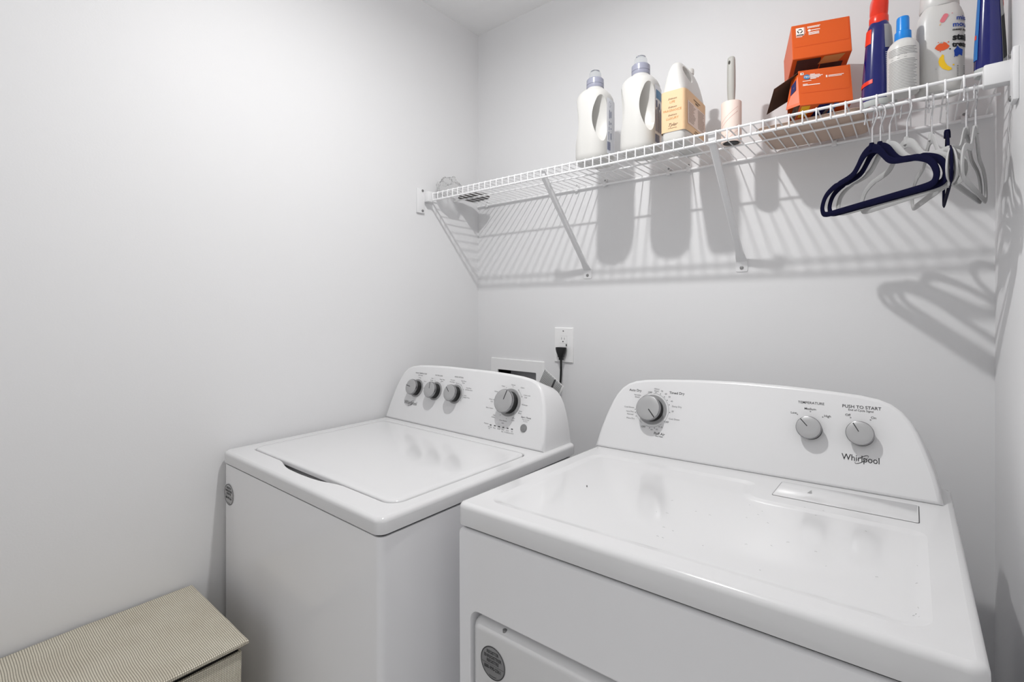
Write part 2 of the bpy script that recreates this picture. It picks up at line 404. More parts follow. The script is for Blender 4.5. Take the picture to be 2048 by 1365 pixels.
for txt, x, y, al in [('Cool', .1297, .1515, 'CENTER'), ('Warm', .156, .1407, 'LEFT'), ('Hot', .164, .119, 'LEFT'), ('Tap', .097, .136, 'RIGHT'), ('Cold', .094, .117, 'RIGHT'), ('Auto', .1926, .1535, 'CENTER'), ('Sensing', .1915, .1475, 'CENTER'), ('Deep Water', .2409, .1545, 'CENTER'), ('Wash', .2409, .1485, 'CENTER'),
                      ('Auto with', .2874, .157, 'CENTER'), ('Extra Rinse', .2874, .151, 'CENTER'), ('Clean Rinse', .3359, .158, 'CENTER'), ('Wash', .337, .152, 'CENTER'), ('Deep Rinse', .352, .139, 'LEFT'), ('with Extra Rinse', .350, .133, 'LEFT'), ('Fabric', .350, .115, 'LEFT'), ('Softener Rinse', .348, .1095, 'LEFT'), ('Auto', .278, .139, 'RIGHT'), ('Eco', .276, .132, 'RIGHT'),
                      ('Heavy', .4969, .159, 'CENTER'), ('Normal', .5327, .1655, 'CENTER'), ('Colors', .560, .161, 'LEFT'), ('Colors with', .576, .141, 'LEFT'), ('Soak', .580, .135, 'LEFT'), ('Delicates', .578, .1145, 'LEFT'), ('Quick', .569, .096, 'LEFT'), ('Wash', .569, .090, 'LEFT'), ('Rinse', .5505, .074, 'LEFT'), ('& Spin', .549, .068, 'LEFT'), ('Clean Washer', .521, .0625, 'CENTER'), ('with', .521, .0555, 'CENTER'),
                      ('Soak', .489, .0735, 'RIGHT'), ('& Spin', .489, .0675, 'RIGHT'), ('Bulky / Sheets', .475, .0912, 'RIGHT'), ('Whites with', .477, .1165, 'RIGHT'), ('Soak', .470, .1105, 'RIGHT'), ('Whites', .482, .1405, 'RIGHT'),
                      ('Progress', .470, .0465, 'RIGHT'), ('Sensing', .4775, .039, 'CENTER'), ('Fill', .4765, .034, 'CENTER'), ('Wash', .495, .038, 'CENTER'), ('Rinse', .511, .038, 'CENTER'), ('Final', .5265, .038, 'CENTER'), ('Spin', .5265, .033, 'CENTER'), ('Cycle', .543, .038, 'CENTER'), ('Complete', .542, .033, 'CENTER'), ('Lid', .559, .038, 'CENTER'), ('Locked', .559, .033, 'CENTER')]:
    mb.text(txt, x, y, S * .82, align=al)
mb.text('Start / Pause', .598, .0815, S * 1.15, bold=.0001)
mb.text('Press and hold', .598, .0755, S * .7); mb.text('to cancel', .598, .071, S * .7)
for kx, ky, kr, angs in ((.129, .115, .0345, (80, 35, 5, 150, 175)), (.220, .115, .0345, (60, 110, 170)), (.312, .115, .0345, (100, 60, 30, -2, -30, 160, 140)), (.531, .115, .0455, (88, 58, 28, 0, -32, -58, -90, -122, -150, 178, 148, 118))):
    for a in angs: mb.disc(kx + kr * cos(R(a)), ky + kr * sin(R(a)), .0011, n=10)
mb.arc(.312, .115, .0335, .0341, -30, 100); mb.arc(.531, .115, .0435, .0441, 25, 60)
P_ = mb.build('printed_markings', M['inkl'], Con)
mb = printing(MB(), cy0, ZT - .001, .0005); logo(mb, .1155, .0638, .068)
for k in range(6): mb.box(.4762 + k * .0158, .0433, -.0003, .4822 + k * .0158, .0457, .0004)
mb.build('logo', M['ink'], Con, label='dark logo lettering and indicator windows')
for u, a, lb in ((.129, 82, 'knob farthest left'), (.220, 8, 'second knob from the left'), (.312, 48, 'third knob from the left')):
    knob(Wsh, u, .115, cy0, ZT - .001, .0258, .028, a, .0300, lb)
knob(Wsh, .531, .115, cy0, ZT - .001, .0335, .031, -14, .0395, 'large cycle knob')
mb = MB(); mb.mt = face_mat(cy0, ZT - .001) @ Matrix.Translation((.5966, .053, 0)); mb.lathe([(.0108, 0), (.0108, .0015), (.0098, .0026), (.0001, .003)], 36, cap1=False).build('start_button', M['stickergrey'], Wsh)
sticker(Wsh, .0365, .0036, ZT - .110, .0275, 'stickerlight')

# ------------------------------------------------------------------ dryer
Xa = Vector((1, .004, .0213)).normalized(); Ya = Vector((-.004, 1, -.0159)); Ya = (Ya - Xa * Xa.dot(Ya)).normalized(); Za = Xa.cross(Ya)
DT = .905
Dry = empty('clothes_dryer', (0, 0, 0), 'white front-loading clothes dryer standing to the right of the washing machine', 'clothes dryer')
org = Vector((-.6733, .6561, CZ - .3648)) - Za * DT
Dry.matrix_world = Matrix(((Xa.x, Ya.x, Za.x, org.x), (Xa.y, Ya.y, Za.y, org.y), (Xa.z, Ya.z, Za.z, org.z), (0, 0, 0, 1)))
DW, DD = .731, .66
door = (.034, .10, DW - .034, DT - .190)      # x0,z0,x1,z1 of the door opening
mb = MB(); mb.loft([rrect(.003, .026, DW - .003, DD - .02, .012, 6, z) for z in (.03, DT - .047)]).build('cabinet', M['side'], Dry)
# front panel with door opening (built flat, turned upright)
mb = MB(); mb.mt = Matrix.Rotation(pi / 2, 4, 'X')
fo = rrect(.003, .03, DW - .003, DT - .046, .012, 6); fh = rrect(*door, .020, 8)
mb.loft([L3(fo, -.026), L3(fo, -.008), L3(offs(fo, .0012), -.0045), L3(offs(fo, .004), -.002)], False, False)
mb.holed(offs(fo, .004), offs(fh, -.003), -.002)
mb.loft([L3(offs(fh, -.003), -.002), L3(offs(fh, -.0008), -.003), L3(fh, -.006), L3(fh, -.026)], False, True)
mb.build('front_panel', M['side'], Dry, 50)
dd = rrect(door[0] + .003, door[1] + .003, door[2] - .003, door[3] - .008, .022, 8)
mb = MB(); mb.mt = Matrix.Rotation(pi / 2, 4, 'X')
mb.loft([L3(dd, -.024), L3(offs(dd, .0006), -.016), L3(offs(dd, .003), -.009), L3(offs(dd, .007), -.004), L3(offs(dd, .012), -.001), L3(offs(dd, .017), 0)], True, True)
Dr = mb.build('door', M['enamel'], Dry, 50)
sticker(Dr, .091, 0, DT - .2625, .0285, 'stickergrey')
mb = MB(); mb.mt = Matrix.Translation((.112, .0085, DT - .2015)); mb.lathe([(.004, -.003), (.004, .001), (.002, .002)], 14).build('screw', M['screw'], Dry)
for x, y in ((.06, .07), (DW - .06, .07), (.06, DD - .08), (DW - .06, DD - .08)):
    MB().lathe([(.02, -.004), (.02, .01), (.009, .014), (.009, .035)], 20, x, y).build('foot', M['black'], Dry)
mb = MB(); mb.loft([rrect(.008, .009, DW - .008, DD - .024, .012, 6, z) for z in (DT - .048, DT - .041)]).build('seam', M['groove'], Dry)
# top panel: height field with a shallow pressed recess
outer = rrect(0, 0, DW, DD, .018, 8)
mb = MB()
mb.loft([L3(offs(outer, .004), DT - .042), L3(outer, DT - .040), L3(outer, DT - .010), L3(offs(outer, .0012), DT - .0055), L3(offs(outer, .0042), DT - .0018), L3(offs(outer, .010), DT)], True, False)
inner0 = rrect(.044, .044, DW - .046, .392, .03, 8)
# the recess steps back around the lint screen cover
rc = [(DW - .046 - .0, .372), (DW - .052, .388), (DW - .066, .394), (.448, .366 + .0), (.436, .368), (.428, .378), (.424, .392), (.424, .430), (.418, .452), (.40, .462), (.08, .462), (.058, .456), (.048, .44)]
rec = []
base = rrect(.044, .044, DW - .046, .40, .03, 8)
ring = [p for p in base[18:]]                 # front-left and front-right corners
rec = [(DW - .046, .345), (DW - .050, .356), (DW - .060, .362), (.46, .362), (.436, .366), (.424, .376), (.420, .392), (.418, .442), (.412, .456), (.396, .462), (.082, .462), (.058, .455), (.046, .440), (.044, .41)] + ring
mb.holed(offs(outer, .010), offs(rec, -.004), DT)
mb.loft([L3(offs(rec, -.004), DT), L3(offs(rec, -.001), DT - .0005), L3(offs(rec, .005), DT - .0017), L3(offs(rec, .010), DT - .0026), L3(offs(rec, .0135), DT - .0028)], False, True)
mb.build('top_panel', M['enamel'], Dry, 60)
# lint screen cover
mb = MB(); mb.holed(rrect(.4585, .4025, .6805, .502, .004, 3), rrect(.4594, .4034, .6792, .5012, .0036, 3), DT + .0003).build('lint_cover_gap', M['groove'], Dry)
lc = rrect(.4594, .4034, .6792, .5012, .0036, 3)
mb = MB(); mb.loft([L3(lc, DT - .004), L3(lc, DT + .0008), L3(offs(lc, .001), DT + .0013)], False, True)
lcv = mb.build('lint_screen_cover', M['enamel'], Dry)
mb = MB(); mb.add([(.5115, .4525, DT + .0016), (.5195, .4525, DT + .0016), (.5155, .475, DT + .0016)], [(0, 1, 2)]).build('arrow_mark', M['ringgrey'], lcv)
half = [(0, 0), (.0055, .031), (.0105, .055), (.0175, .08), (.0255, .105), (.034, .1285), (.044, .149), (.0575, .1675), (.074, .1805), (.095, .189), (.125, .1945), (.18, .199), (.26, .2035), (.34, .2055)]
OD = outline_half(.716, half)
dcy = .525
Cd = console_mesh(OD, dcy, DD - .008, DT - .001).build('control_panel', M['plastic'], Dry, 40)
mb = printing(MB(), dcy, DT - .001, .0004)
S = .0062
for txt, x, y, s_, al in [('TEMPERATURE', .5037, .168, .0075, 'CENTER'), ('Medium', .5025, .155, .0068, 'CENTER'), ('Low', .4775, .1437, .0068, 'RIGHT'), ('High', .528, .143, .0068, 'LEFT'), ('PUSH TO START', .5928, .1677, .009, 'CENTER'), ('End of Cycle Signal', .5919, .161, .0056, 'CENTER'), ('Off', .5699, .1498, .0068, 'CENTER'), ('On', .6131, .1487, .0068, 'CENTER'),
                          ('Auto Dry', .0975, .162, .0088, 'CENTER'), ('Timed Dry', .2098, .1635, .0088, 'CENTER'), ('Fluff Air', .1755, .057, .0088, 'CENTER'), ('No Heat', .1756, .0508, .0056, 'CENTER'), ('OFF', .1392, .1595, .0066, 'CENTER'), ('OFF', .191, .0883, .0066, 'CENTER'), ('OFF', .1315, .0695, .0066, 'CENTER')]:
    mb.text(txt, x, y, s_, align=al, bold=.00008 if s_ > .008 else .00002)
for a in range(14, 172, 4): pass
mb.arc(.503, .1497, .0007, .0012, n=14); mb.arc(.4787, .1408, .0007, .0012, n=14); mb.arc(.5258, .1404, .0007, .0012, n=14); mb.arc(.5748, .1449, .0007, .0012, n=14); mb.arc(.6081, .1442, .0007, .0012, n=14)
mb.arc(.150, .115, .0432, .0436, -38, 92); mb.arc(.150, .115, .0432, .0436, 110, 238); mb.arc(.150, .115, .0432, .0436, 254, 312)
mb.build('printed_markings', M['ink'], Cd)
mb = printing(MB(), dcy, DT - .001, .0004)
for txt, x, y, al in [('Wrinkle', .105, .150, 'CENTER'), ('Shield', .105, .1445, 'CENTER'), ('Heavy', .1562, .1705, 'CENTER'), ('Duty', .1562, .165, 'CENTER'), ('70', .1705, .1654, 'CENTER'), ('60', .1819, .1595, 'CENTER'), ('50', .1916, .1527, 'CENTER'), ('40', .1988, .1419, 'CENTER'), ('Damp Dry', .2128, .1296, 'CENTER'), ('20', .2036, .1168, 'CENTER'), ('Cool Down', .2097, .0977, 'CENTER'),
                      ('30', .1796, .0739, 'CENTER'), ('20', .1677, .0669, 'CENTER'), ('60', .1544, .0651, 'CENTER'), ('Cool Down', .0856, .1159, 'CENTER'), ('Very Dry', .089, .1048, 'CENTER'), ('Normal', .0909, .0977, 'CENTER'), ('More Dry', .0933, .0873, 'CENTER')]:
    mb.text(txt, x, y, .0058, align=al)
for a in (84, 68, 52, 38, 22, -2, -60, -76, -92, 184, 194, 206): mb.disc(.150 + .0465 * cos(R(a)), .115 + .0465 * sin(R(a)), .0013, n=10)
mb.build('fine_print', M['inkl'], Cd)
mb = printing(MB(), dcy, DT - .001, .0005); logo(mb, .5915, .0645, .0665); mb.build('logo', M['blackink'], Cd, label='dark logo lettering')
knob(Dry, .150, .1155, dcy, DT - .001, .0322, .031, -138, .0385, 'large cycle knob')
knob(Dry, .5032, .1125, dcy, DT - .001, .0238, .024, 42, None, 'middle knob')
knob(Dry, .5918, .1125, dcy, DT - .001, .0242, .024, 30, None, 'knob farthest right')
# lint flecks and scuffs on the top
mb = MB()
for k in range(38):
    if k < 26: x, y = random.uniform(.30, .68), random.uniform(.06, .36)
    elif k < 36: x, y = .679 + random.uniform(-.006, .004), random.uniform(.06, .35)
    else: x, y = random.uniform(.44, .67), .37 + random.uniform(-.006, .006)
    a = random.uniform(-.5, .8) if k < 26 else (random.uniform(.9, 1.9) if k < 36 else random.uniform(-.3, .3)); l = random.uniform(.0015, .0045); zz = DT + .0004 if (k >= 36) else DT - .0024
    mb.tube([(x, y, zz), (x + l * .5 * cos(a), y + l * .5 * sin(a) + .0006, zz + .0002), (x + l * cos(a), y + l * sin(a), zz)], .00013, 4)
for x, y in ((.149, .23), (.017, .512)): mb.lathe([(.0012, DT - .0029), (.0012, DT + .0006)], 8, x, y)
mb.build('lint_flecks', M['dust'], Dry)['kind'] = 'stuff'

# ------------------------------------------------------------------ wall fittings
Bx = empty('valve_box', (-1.2375, WB, CZ - .2035), 'white recessed valve box in the wall behind the washing machine', 'utility box')
mb = MB(); mb.mt = Matrix.Rotation(pi / 2, 4, 'X')
fo = rrect(-.136, -.26, .135, 0, .004, 3); fi = rrect(-.0985, -.2165, .0985, -.0455, .003, 3)
mb.loft([L3(fo, 0), L3(fo, .003), L3(offs(fo, .002), .006)], False, False); mb.holed(offs(fo, .002), fi, .006)
mb.loft([L3(fi, .006), L3(fi, -.002)], False, False).build('frame', M['trim'], Bx)
mb = MB(); mb.mt = Matrix.Rotation(pi / 2, 4, 'X')
mb.loft([L3(fi, -.001), L3(fi, -.080)], False, True).build('recess', mat('recess_plastic', rgb(185, 185, 187), .5, var=.05), Bx)
for x in (-.045, .045):
    v_ = MB().tube([(x, .05, -.21), (x, .05, -.15), (x, .03, -.14)], .009, 12).build('valve', M['screw'], Bx)

Ot = empty('wall_outlet', (-1.013, WB, CZ - .135), 'white electrical outlet on the back wall above the washing machine', 'electrical outlet')
mb = MB(); mb.mt = Matrix.Rotation(pi / 2, 4, 'X')
fo = rrect(-.041, -.065, .041, .065, .003, 3); fi = rrect(-.017, -.034, .017, .034, .002, 2)
mb.loft([L3(fo, 0), L3(fo, .003), L3(offs(fo, .003), .0062)], False, False); mb.holed(offs(fo, .003), fi, .0062); mb.loft([L3(fi, .0062), L3(fi, .002)], False, False)
mb.build('cover_plate', M['trim'], Ot)
mb = MB(); mb.mt = Matrix.Rotation(pi / 2, 4, 'X'); rf = offs(fi, .0006)
mb.loft([L3(rf, .002), L3(rf, .0068), L3(offs(rf, .0008), .0074)], False, True); rcp = mb.build('receptacle', M['trim'], Ot)
mb = MB(); mb.mt = Matrix.Rotation(pi / 2, 4, 'X')
for zz in (.019, -.019):
    mb.rect(-.0075, zz + .001, -.0060, zz + .0095, .0076); mb.rect(.0050, zz + .001, .0065, zz + .0085, .0076); mb.disc(-.0005, zz - .006, .0026, .0076, 12)
mb.rect(.012, -.004, .0165, .0045, .0076); mb.build('slots', M['black'], rcp)
mb = MB(); mb.mt = Matrix.Rotation(pi / 2, 4, 'X'); mb.rect(-.016, .0062, .016, .0066, .0077); mb.rect(-.016, -.0066, .016, -.0062, .0077); mb.build('test_buttons', M['ringgrey'], rcp)
for zz in (.052, -.052):
    mb = MB(); mb.mt = Matrix.Translation((0, 0, zz)) @ Matrix.Rotation(pi / 2, 4, 'X'); mb.lathe([(.003, .005), (.003, .0066), (.002, .007)], 14).build('screw', M['screw'], Ot)
# plug and cord
Pg = empty('power_cord', (-1.013, WB - .008, CZ - .155), 'black power plug in the outlet with its cord hanging down behind the washing machine', 'power cord')
mb = MB()
secs = [(.010, .0185, .008), (.012, .021, .012), (.006, .0215, .012), (-.006, .018, .0115), (-.016, .013, .011), (-.024, .011, .0105), (-.0245, .008, .0085), (-.034, .0075, .0085)]
mb.loft([[(x, y - .013, z) for x, y, z in sup(0, 0, rx, ry, z, 3, 24)] for z, rx, ry in secs]).build('plug', M['black'], Pg)
mb = MB().tube(spline([(0, -.013, -.030), (0, -.013, -.06), (-.002, -.012, -.10), (-.006, -.014, -.16), (-.004, -.03, -.26), (.01, -.06, -.40), (.02, -.12, -.62)], 8), .0042, 10).build('cord', M['black'], Pg)
# paper tag with printed lines
Tg = empty('paper_tag', (-.872, 1.225, CZ - .1825), 'grey paper tag with fine printed lines, sticking up behind the washing machine', 'tag')
Tg.rotation_euler = (R(-5), R(27), R(-14))
MB().box(0, -.0006, -.075, .095, .0006, 0, .0003, 1).build('paper', mat('grey_paper', rgb(196, 196, 196), .7, var=.05), Tg)
mb = MB()
for k in range(25):
    x = .002 + k * .0035; ww = .0012 if k not in (14, 15) else .0033
    mb.box(x, -.0010, -.070, x + ww, -.0007, -.002 - (k % 3) * .0012)
mb.build('printed_lines', M['ink'], Tg)

# ------------------------------------------------------------------ wire shelf
ZD = CZ + .4395                # deck wire centre line
YF, YM, YK = 1.262, 1.400, WB - .008
XL, XR = WL + .004, WR - .004
Sh = empty('wire_shelf', (XL, YF, ZD), 'long white wire shelf running across the back wall', 'wire shelf')
def sh(mb, name): mb.mt = Matrix(); return mb.build(name, M['wire'], Sh)
def lx(x, y, z): return (x - XL, y - YF, z - ZD)
for nm, y, z, r in (('front_rail', YF, ZD - .002, .0030), ('front_rail', YF, ZD - .0265, .0034), ('middle_rail', YM, ZD - .0042, .0026), ('back_rail', YK, ZD - .0055, .0036)):
    MB().tube([lx(XL, y, z), lx(XR, y, z)], r, 12).build(nm, M['wire'], Sh)
cw = None; sp_ = .02656; x = -1.4166 - sp_
while x < XR - .004:
    if x > XL + .004:
        if cw is None:
            cw = MB().tube([(0, YK - YF + .003, -.001), (0, YK - YF - .004, 0), (0, .002, .0015), (0, -.002, .0005), (0, -.0036, -.003), (0, -.0038, -.026), (0, -.0012, -.0295)], .0017, 6).build('cross_wire', M['wire'], Sh)
            cw.location = (x - XL, 0, 0)
        else:
            c = cw.copy(); COL.objects.link(c); c.parent = Sh; c.location = (x - XL, 0, 0)
    x += sp_
# diagonal support brackets
def support(x, label):
    b = empty('support_bracket', (x, WB, CZ + .128), label, 'shelf bracket', 'diagonal shelf supports')
    mb = MB(); mb.mt = Matrix.Rotation(pi / 2, 4, 'X'); fo = rrect(-.0165, -.020, .0165, .018, .005, 4)
    mb.loft([L3(fo, 0), L3(fo, .0018), L3(offs(fo, .0006), .0024)], True, True).build('foot_plate', M['bracket'], b)
    mb = MB(); mb.mt = Matrix.Translation((0, 0, -.008)) @ Matrix.Rotation(pi / 2, 4, 'X'); mb.lathe([(.0055, .002), (.005, .0042), (.002, .0052)], 18).build('screw', M['screw'], b)
    p0 = Vector((0, -.004, .012)); p1 = Vector((0, YF - WB + .010, ZD - .018 - CZ - .128)); d = (p1 - p0).normalized(); nn = Vector((0, -d.z, d.y))
    mb = MB(); loops = []
    for t, hw, hd in ((0, .0150, .0012), (.04, .0135, .002), (.09, .0095, .0060), (.2, .0088, .0072), (.93, .0088, .0072), (1, .0088, .0070)):
        c = p0.lerp(p1, t); loops.append([tuple(c + Vector((1, 0, 0)) * a * hw + nn * b_ * hd) for a, b_ in ((-1, -.6), (-.6, -1), (.6, -1), (1, -.6), (1, .6), (.6, 1), (-.6, 1), (-1, .6))])
    mb.loft(loops).build('arm', M['bracket'], b)
    MB().box(-.0085, p1.y - .004, p1.z - .002, .0085, p1.y + .003, p1.z + .017, .001).build('clip', M['bracket'], b)
support(-.912, 'diagonal white shelf support on the left, nearer the room corner')
support(-.394, 'diagonal white shelf support under the tan-labelled jug and the lint roller')
# end brackets on the side walls
def endbr(side, label):
    X0 = WL if side < 0 else WR; s_ = -side
    b = empty('end_bracket', (X0, YF, ZD - .02), label, 'shelf bracket')
    def bx(x0, y0, z0, x1, y1, z1, r=.0015):
        a_, c_ = sorted((s_ * x0, s_ * x1)); return MB().box(a_, y0, z0, c_, y1, z1, r)
    bx(0, -.056, -.058, .008, -.020, .034).build('wall_plate', M['bracket'], b)
    bx(0, -.022, -.014, .042 if side > 0 else .030, .004, .025, .003).build('sleeve', M['bracket'], b)
    for zz in (-.049, .027):
        mb = MB(); mb.mt = Matrix.Translation((s_ * .008, -.031, zz)) @ Matrix.Rotation(s_ * pi / 2, 4, 'Y'); mb.lathe([(.005, 0), (.0045, .002), (.002, .003)], 16).build('screw', M['screw'], b)
endbr(-1, 'white bracket holding the shelf end to the left wall')
endbr(1, 'white bracket holding the shelf end to the right wall')
# wall clips
cl0 = None
for px_x, lab in ((-1.395, 'wall clip at the left end of the shelf, in the room corner'), (-.955, 'wall clip just left of the left diagonal support'), (-.84, 'wall clip under the first white bottle'), (-.612, 'wall clip behind the second white bottle'), (-.548, 'wall clip behind the tan-labelled jug'), (-.165, 'wall clip below the orange boxes'), (.087, 'wall clip behind the rightmost hangers')):
    if cl0 is None:
        cl0 = empty('wall_clip', (px_x, WB, ZD - .005), 'small white plastic ' + lab, 'shelf clip', 'shelf wall clips')
        MB().box(-.006, -.012, -.008, .006, 0, .008, .002).build('body', M['bracket'], cl0)
        mb = MB(); mb.mt = Matrix.Translation((0, 0, .014)) @ Matrix.Rotation(pi / 2, 4, 'X'); mb.lathe([(.0075, 0), (.0075, .003), (.006, .005)], 20).build('ear', M['bracket'], cl0)
        mb = MB(); mb.mt = Matrix.Translation((0, 0, .014)) @ Matrix.Rotation(pi / 2, 4, 'X'); mb.lathe([(.0035, .005), (.003, .0062)], 12).build('screw', M['screw'], cl0)
    else:
        c = copy_tree(cl0); c.location = (px_x, WB, ZD - .005); c['label'] = 'small white plastic ' + lab

# ------------------------------------------------------------------ goods on the shelf
ZS = ZD + .0016                # resting height
def softener(x, y, label, second):
    b = empty('detergent_bottle', (x, y, ZS), label, 'bottle', 'white handled bottles')
    prof = [(0, .046, .056, 2.6), (.004, .050, .060, 2.6), (.02, .052, .062, 2.6), (.1, .051, .061, 2.6), (.17, .0515, .061, 2.5), (.195, .050, .058, 2.4), (.206, .0455, .052, 2.3), (.215, .038, .043, 2.2), (.221, .031, .033, 2), (.226, .0255, .0262, 2), (.232, .0235, .024, 2)]
    body = MB().loft([sup(0, 0, rx, ry, z, e, 64) for z, rx, ry, e in prof]).build('body', M['hdpe'], b)
    hc = [(-.040 + .0185 * cos(a), .122 + .061 * sin(a)) for a in [2 * pi * k / 40 for k in range(40)]]
    def sc(k): return [(-.0395 + (y_ + .0395) * k, .122 + (z_ - .122) * (1 + (k - 1) * .5)) for y_, z_ in hc]
    loops = [[(xx, y_, z_) for y_, z_ in sc(k)] for xx, k in ((-.07, 2.0), (-.05, 1.35), (-.03, 1.05), (-.012, .9), (.012, .9), (.03, 1.05), (.05, 1.35), (.07, 2.0))]
    cut = MB().loft(loops).build('cut', M['hdpe'])
    cut.location = (x, y, ZS)
    bpy.context.view_layer.update(); boolean(body, cut)
    MB().lathe([(.0255, .228), (.0262, .230), (.0262, .238), (.0252, .239), (.0262, .240), (.0258, .255), (.022, .259), (.0185, .259)], 48).build('cap', M['capgrey'], b)
    MB().lathe([(.0195, .255), (.0195, .259), (.0175, .275), (.0135, .283), (.006, .2868), (.0001, .2872)], 40, cap1=False).build('dosing_dome', M['dome'], b)
    # label wrapped on the right-hand side, its text running upwards
    def wrap(a0, a1, z0, z1, off, m, nm, lab=None, n=14):
        A = [R(a0 + (a1 - a0) * i / n) for i in range(n + 1)]
        def pt(a, z):
            c, s_ = cos(a), sin(a); e = 2.6
            return ((.0515 + off) * math.copysign(abs(c) ** (2 / e), c), (.0612 + off) * math.copysign(abs(s_) ** (2 / e), s_), z)
        vs_ = [pt(a, z0) for a in A] + [pt(a, z1) for a in A]
        return MB().add(vs_, [(i, i + 1, n + 2 + i, n + 1 + i) for i in range(n)]), pt
    mb, pt = wrap(-14, 88, .02, .185, .0006, None, None)
    lb = mb.build('label', M['labelwhite'], b)
    mb = MB()
    def pw(a0, a1, z0, z1): m2, _ = wrap(a0 - 16, a1 - 16, z0, z1, .0011, None, None, n=4); mb.add(m2.v, m2.f)
    if second:
        pw(8, 60, .148, .172); 
        m3 = MB()
        mb.build('blue_badge', M['labelblue'], lb); mb = MB()
        for k in range(10): pw(6 + k * 5, 8.2 + k * 5, .055, .115 + (k % 3) * .006)
        for k in range(8): pw(4 + k * 2.1, 5.1 + k * 2.1, .024, .047)
        pw(8, 13, .122, .142); pw(18, 22, .12, .138)
        mb.build('printed_text', M['inkblue'], lb)
    else:
        for k in range(7): pw(4 + k * 1.7, 4.9 + k * 1.7, .03, .055)
        for k, (z0, z1) in enumerate(((.06, .085), (.09, .10), (.105, .117), (.125, .15))): pw(9 + k, 10.6 + k, z0, z1); pw(16, 17.4, z0 + .004, z1 - .002)
        for k in range(10):
            a = 2 * pi * k / 10; pw(13 + 3 * cos(a), 13.8 + 3 * cos(a), .166 + .008 * sin(a), .168 + .008 * sin(a))
        mb.build('printed_text', M['inkblue'], lb)
    return b
softener(-.757, 1.327, 'white handled bottle with a clear domed cap, leftmost on the shelf', False)
softener(-.612, 1.334, 'white handled bottle with a clear domed cap and a blue badge, beside the tan-labelled jug', True)

# jug with tan label
J = empty('detergent_jug', (-.4965, 1.360, ZS), 'square white jug with a tan wraparound label, standing on the shelf', 'jug')
jw, jd = .0335, .084
prof = [(0, .9, .95), (.004, .95, .98), (.012, .985, .99), (.02, 1, 1), (.136, 1, 1)]
secs = [sup(0, 0, jw * a, jd * b_, z, 6, 72) for z, a, b_ in prof] + [sup(0, (y0_ + y1_) / 2, hw_, (y1_ - y0_) / 2, z, e2, 72) for z, y0_, y1_, hw_, e2 in ((.146, -.083, .084, .0325, 5), (.160, -.082, .083, .0305, 4.2), (.178, -.080, .079, .0270, 3.8), (.195, -.076, .072, .0230, 3.4), (.207, -.071, .063, .0190, 3), (.215, -.064, .045, .0150, 2.8), (.2195, -.056, .010, .0110, 2.6), (.2215, -.047, -.020, .007, 2.4))]
body = MB().loft(secs).build('body', M['hdpe'], J)
cut = MB().loft([[(xx, -.038 + .021 * k * cos(a) - .006 * sin(a) * k, .190 + .0165 * k * sin(a)) for a in [2 * pi * q / 32 for q in range(32)]] for xx, k in ((-.05, 1.9), (-.024, 1.2), (-.01, .85), (.01, .85), (.024, 1.2), (.05, 1.9))]).build('cut', M['hdpe'])
cut.location = J.location; bpy.context.view_layer.update(); boolean(body, cut)
MB().lathe([(.0100, .200), (.0100, .2225), (.0118, .223), (.0118, .2355), (.0110, .237)], 36, 0, .044).build('cap', M['hdpe'], J)
mb = MB(); mb.loft([sup(0, 0, jw + .0012, jd + .0012, z, 9, 72) for z in (.027, .135)], False, False)
lb = mb.build('label', M['tan'], J)
mb = MB(); mb.mt = Matrix.Translation((0, -jd - .0018, 0)) @ Matrix.Rotation(pi / 2, 4, 'X')
mb.text('LIFE', 0, .1045, .0088); mb.text('FRAGRANCE', 0, .0825, .0086); mb.text('LUXURY', 0, .0615, .0088); mb.build('orange_lettering', M['tanink'], lb)
mb = MB(); mb.mt = Matrix.Translation((0, -jd - .0018, 0)) @ Matrix.Rotation(pi / 2, 4, 'X')
for zz in (.1135, .0915, .0705): mb.text('Embrace', 0, zz, .0066, shear=.5)
mb.text('Tyler', 0, .0445, .012, shear=.5); mb.rect(-.012, .0355, .012, .0363); mb.build('script_lettering', M['brownink'], lb)
mb = MB(); mb.mt = Matrix.Translation((jw + .0018, 0, 0)) @ Matrix.Rotation(pi / 2, 4, 'Z') @ Matrix.Rotation(pi / 2, 4, 'X')
mb.rect(-.070, .046, .068, .107).build('pale_panel', M['palepanel'], lb)
mb = MB(); mb.mt = Matrix.Translation((jw + .0021, 0, 0)) @ Matrix.Rotation(pi / 2, 4, 'Z') @ Matrix.Rotation(pi / 2, 4, 'X')
mb.rect(-.026, .1195, .026, .122); mb.rect(-.012, .1125, .012, .116); mb.rect(-.014, .0365, .014, .039); mb.rect(-.022, .0315, .022, .0330)
for col in (-.062, .008):
    for k in range(13): mb.rect(col, .101 - k * .004, col + random.uniform(.035, .052), .1022 - k * .004)
mb.build('printed_text', M['brownink'], lb)

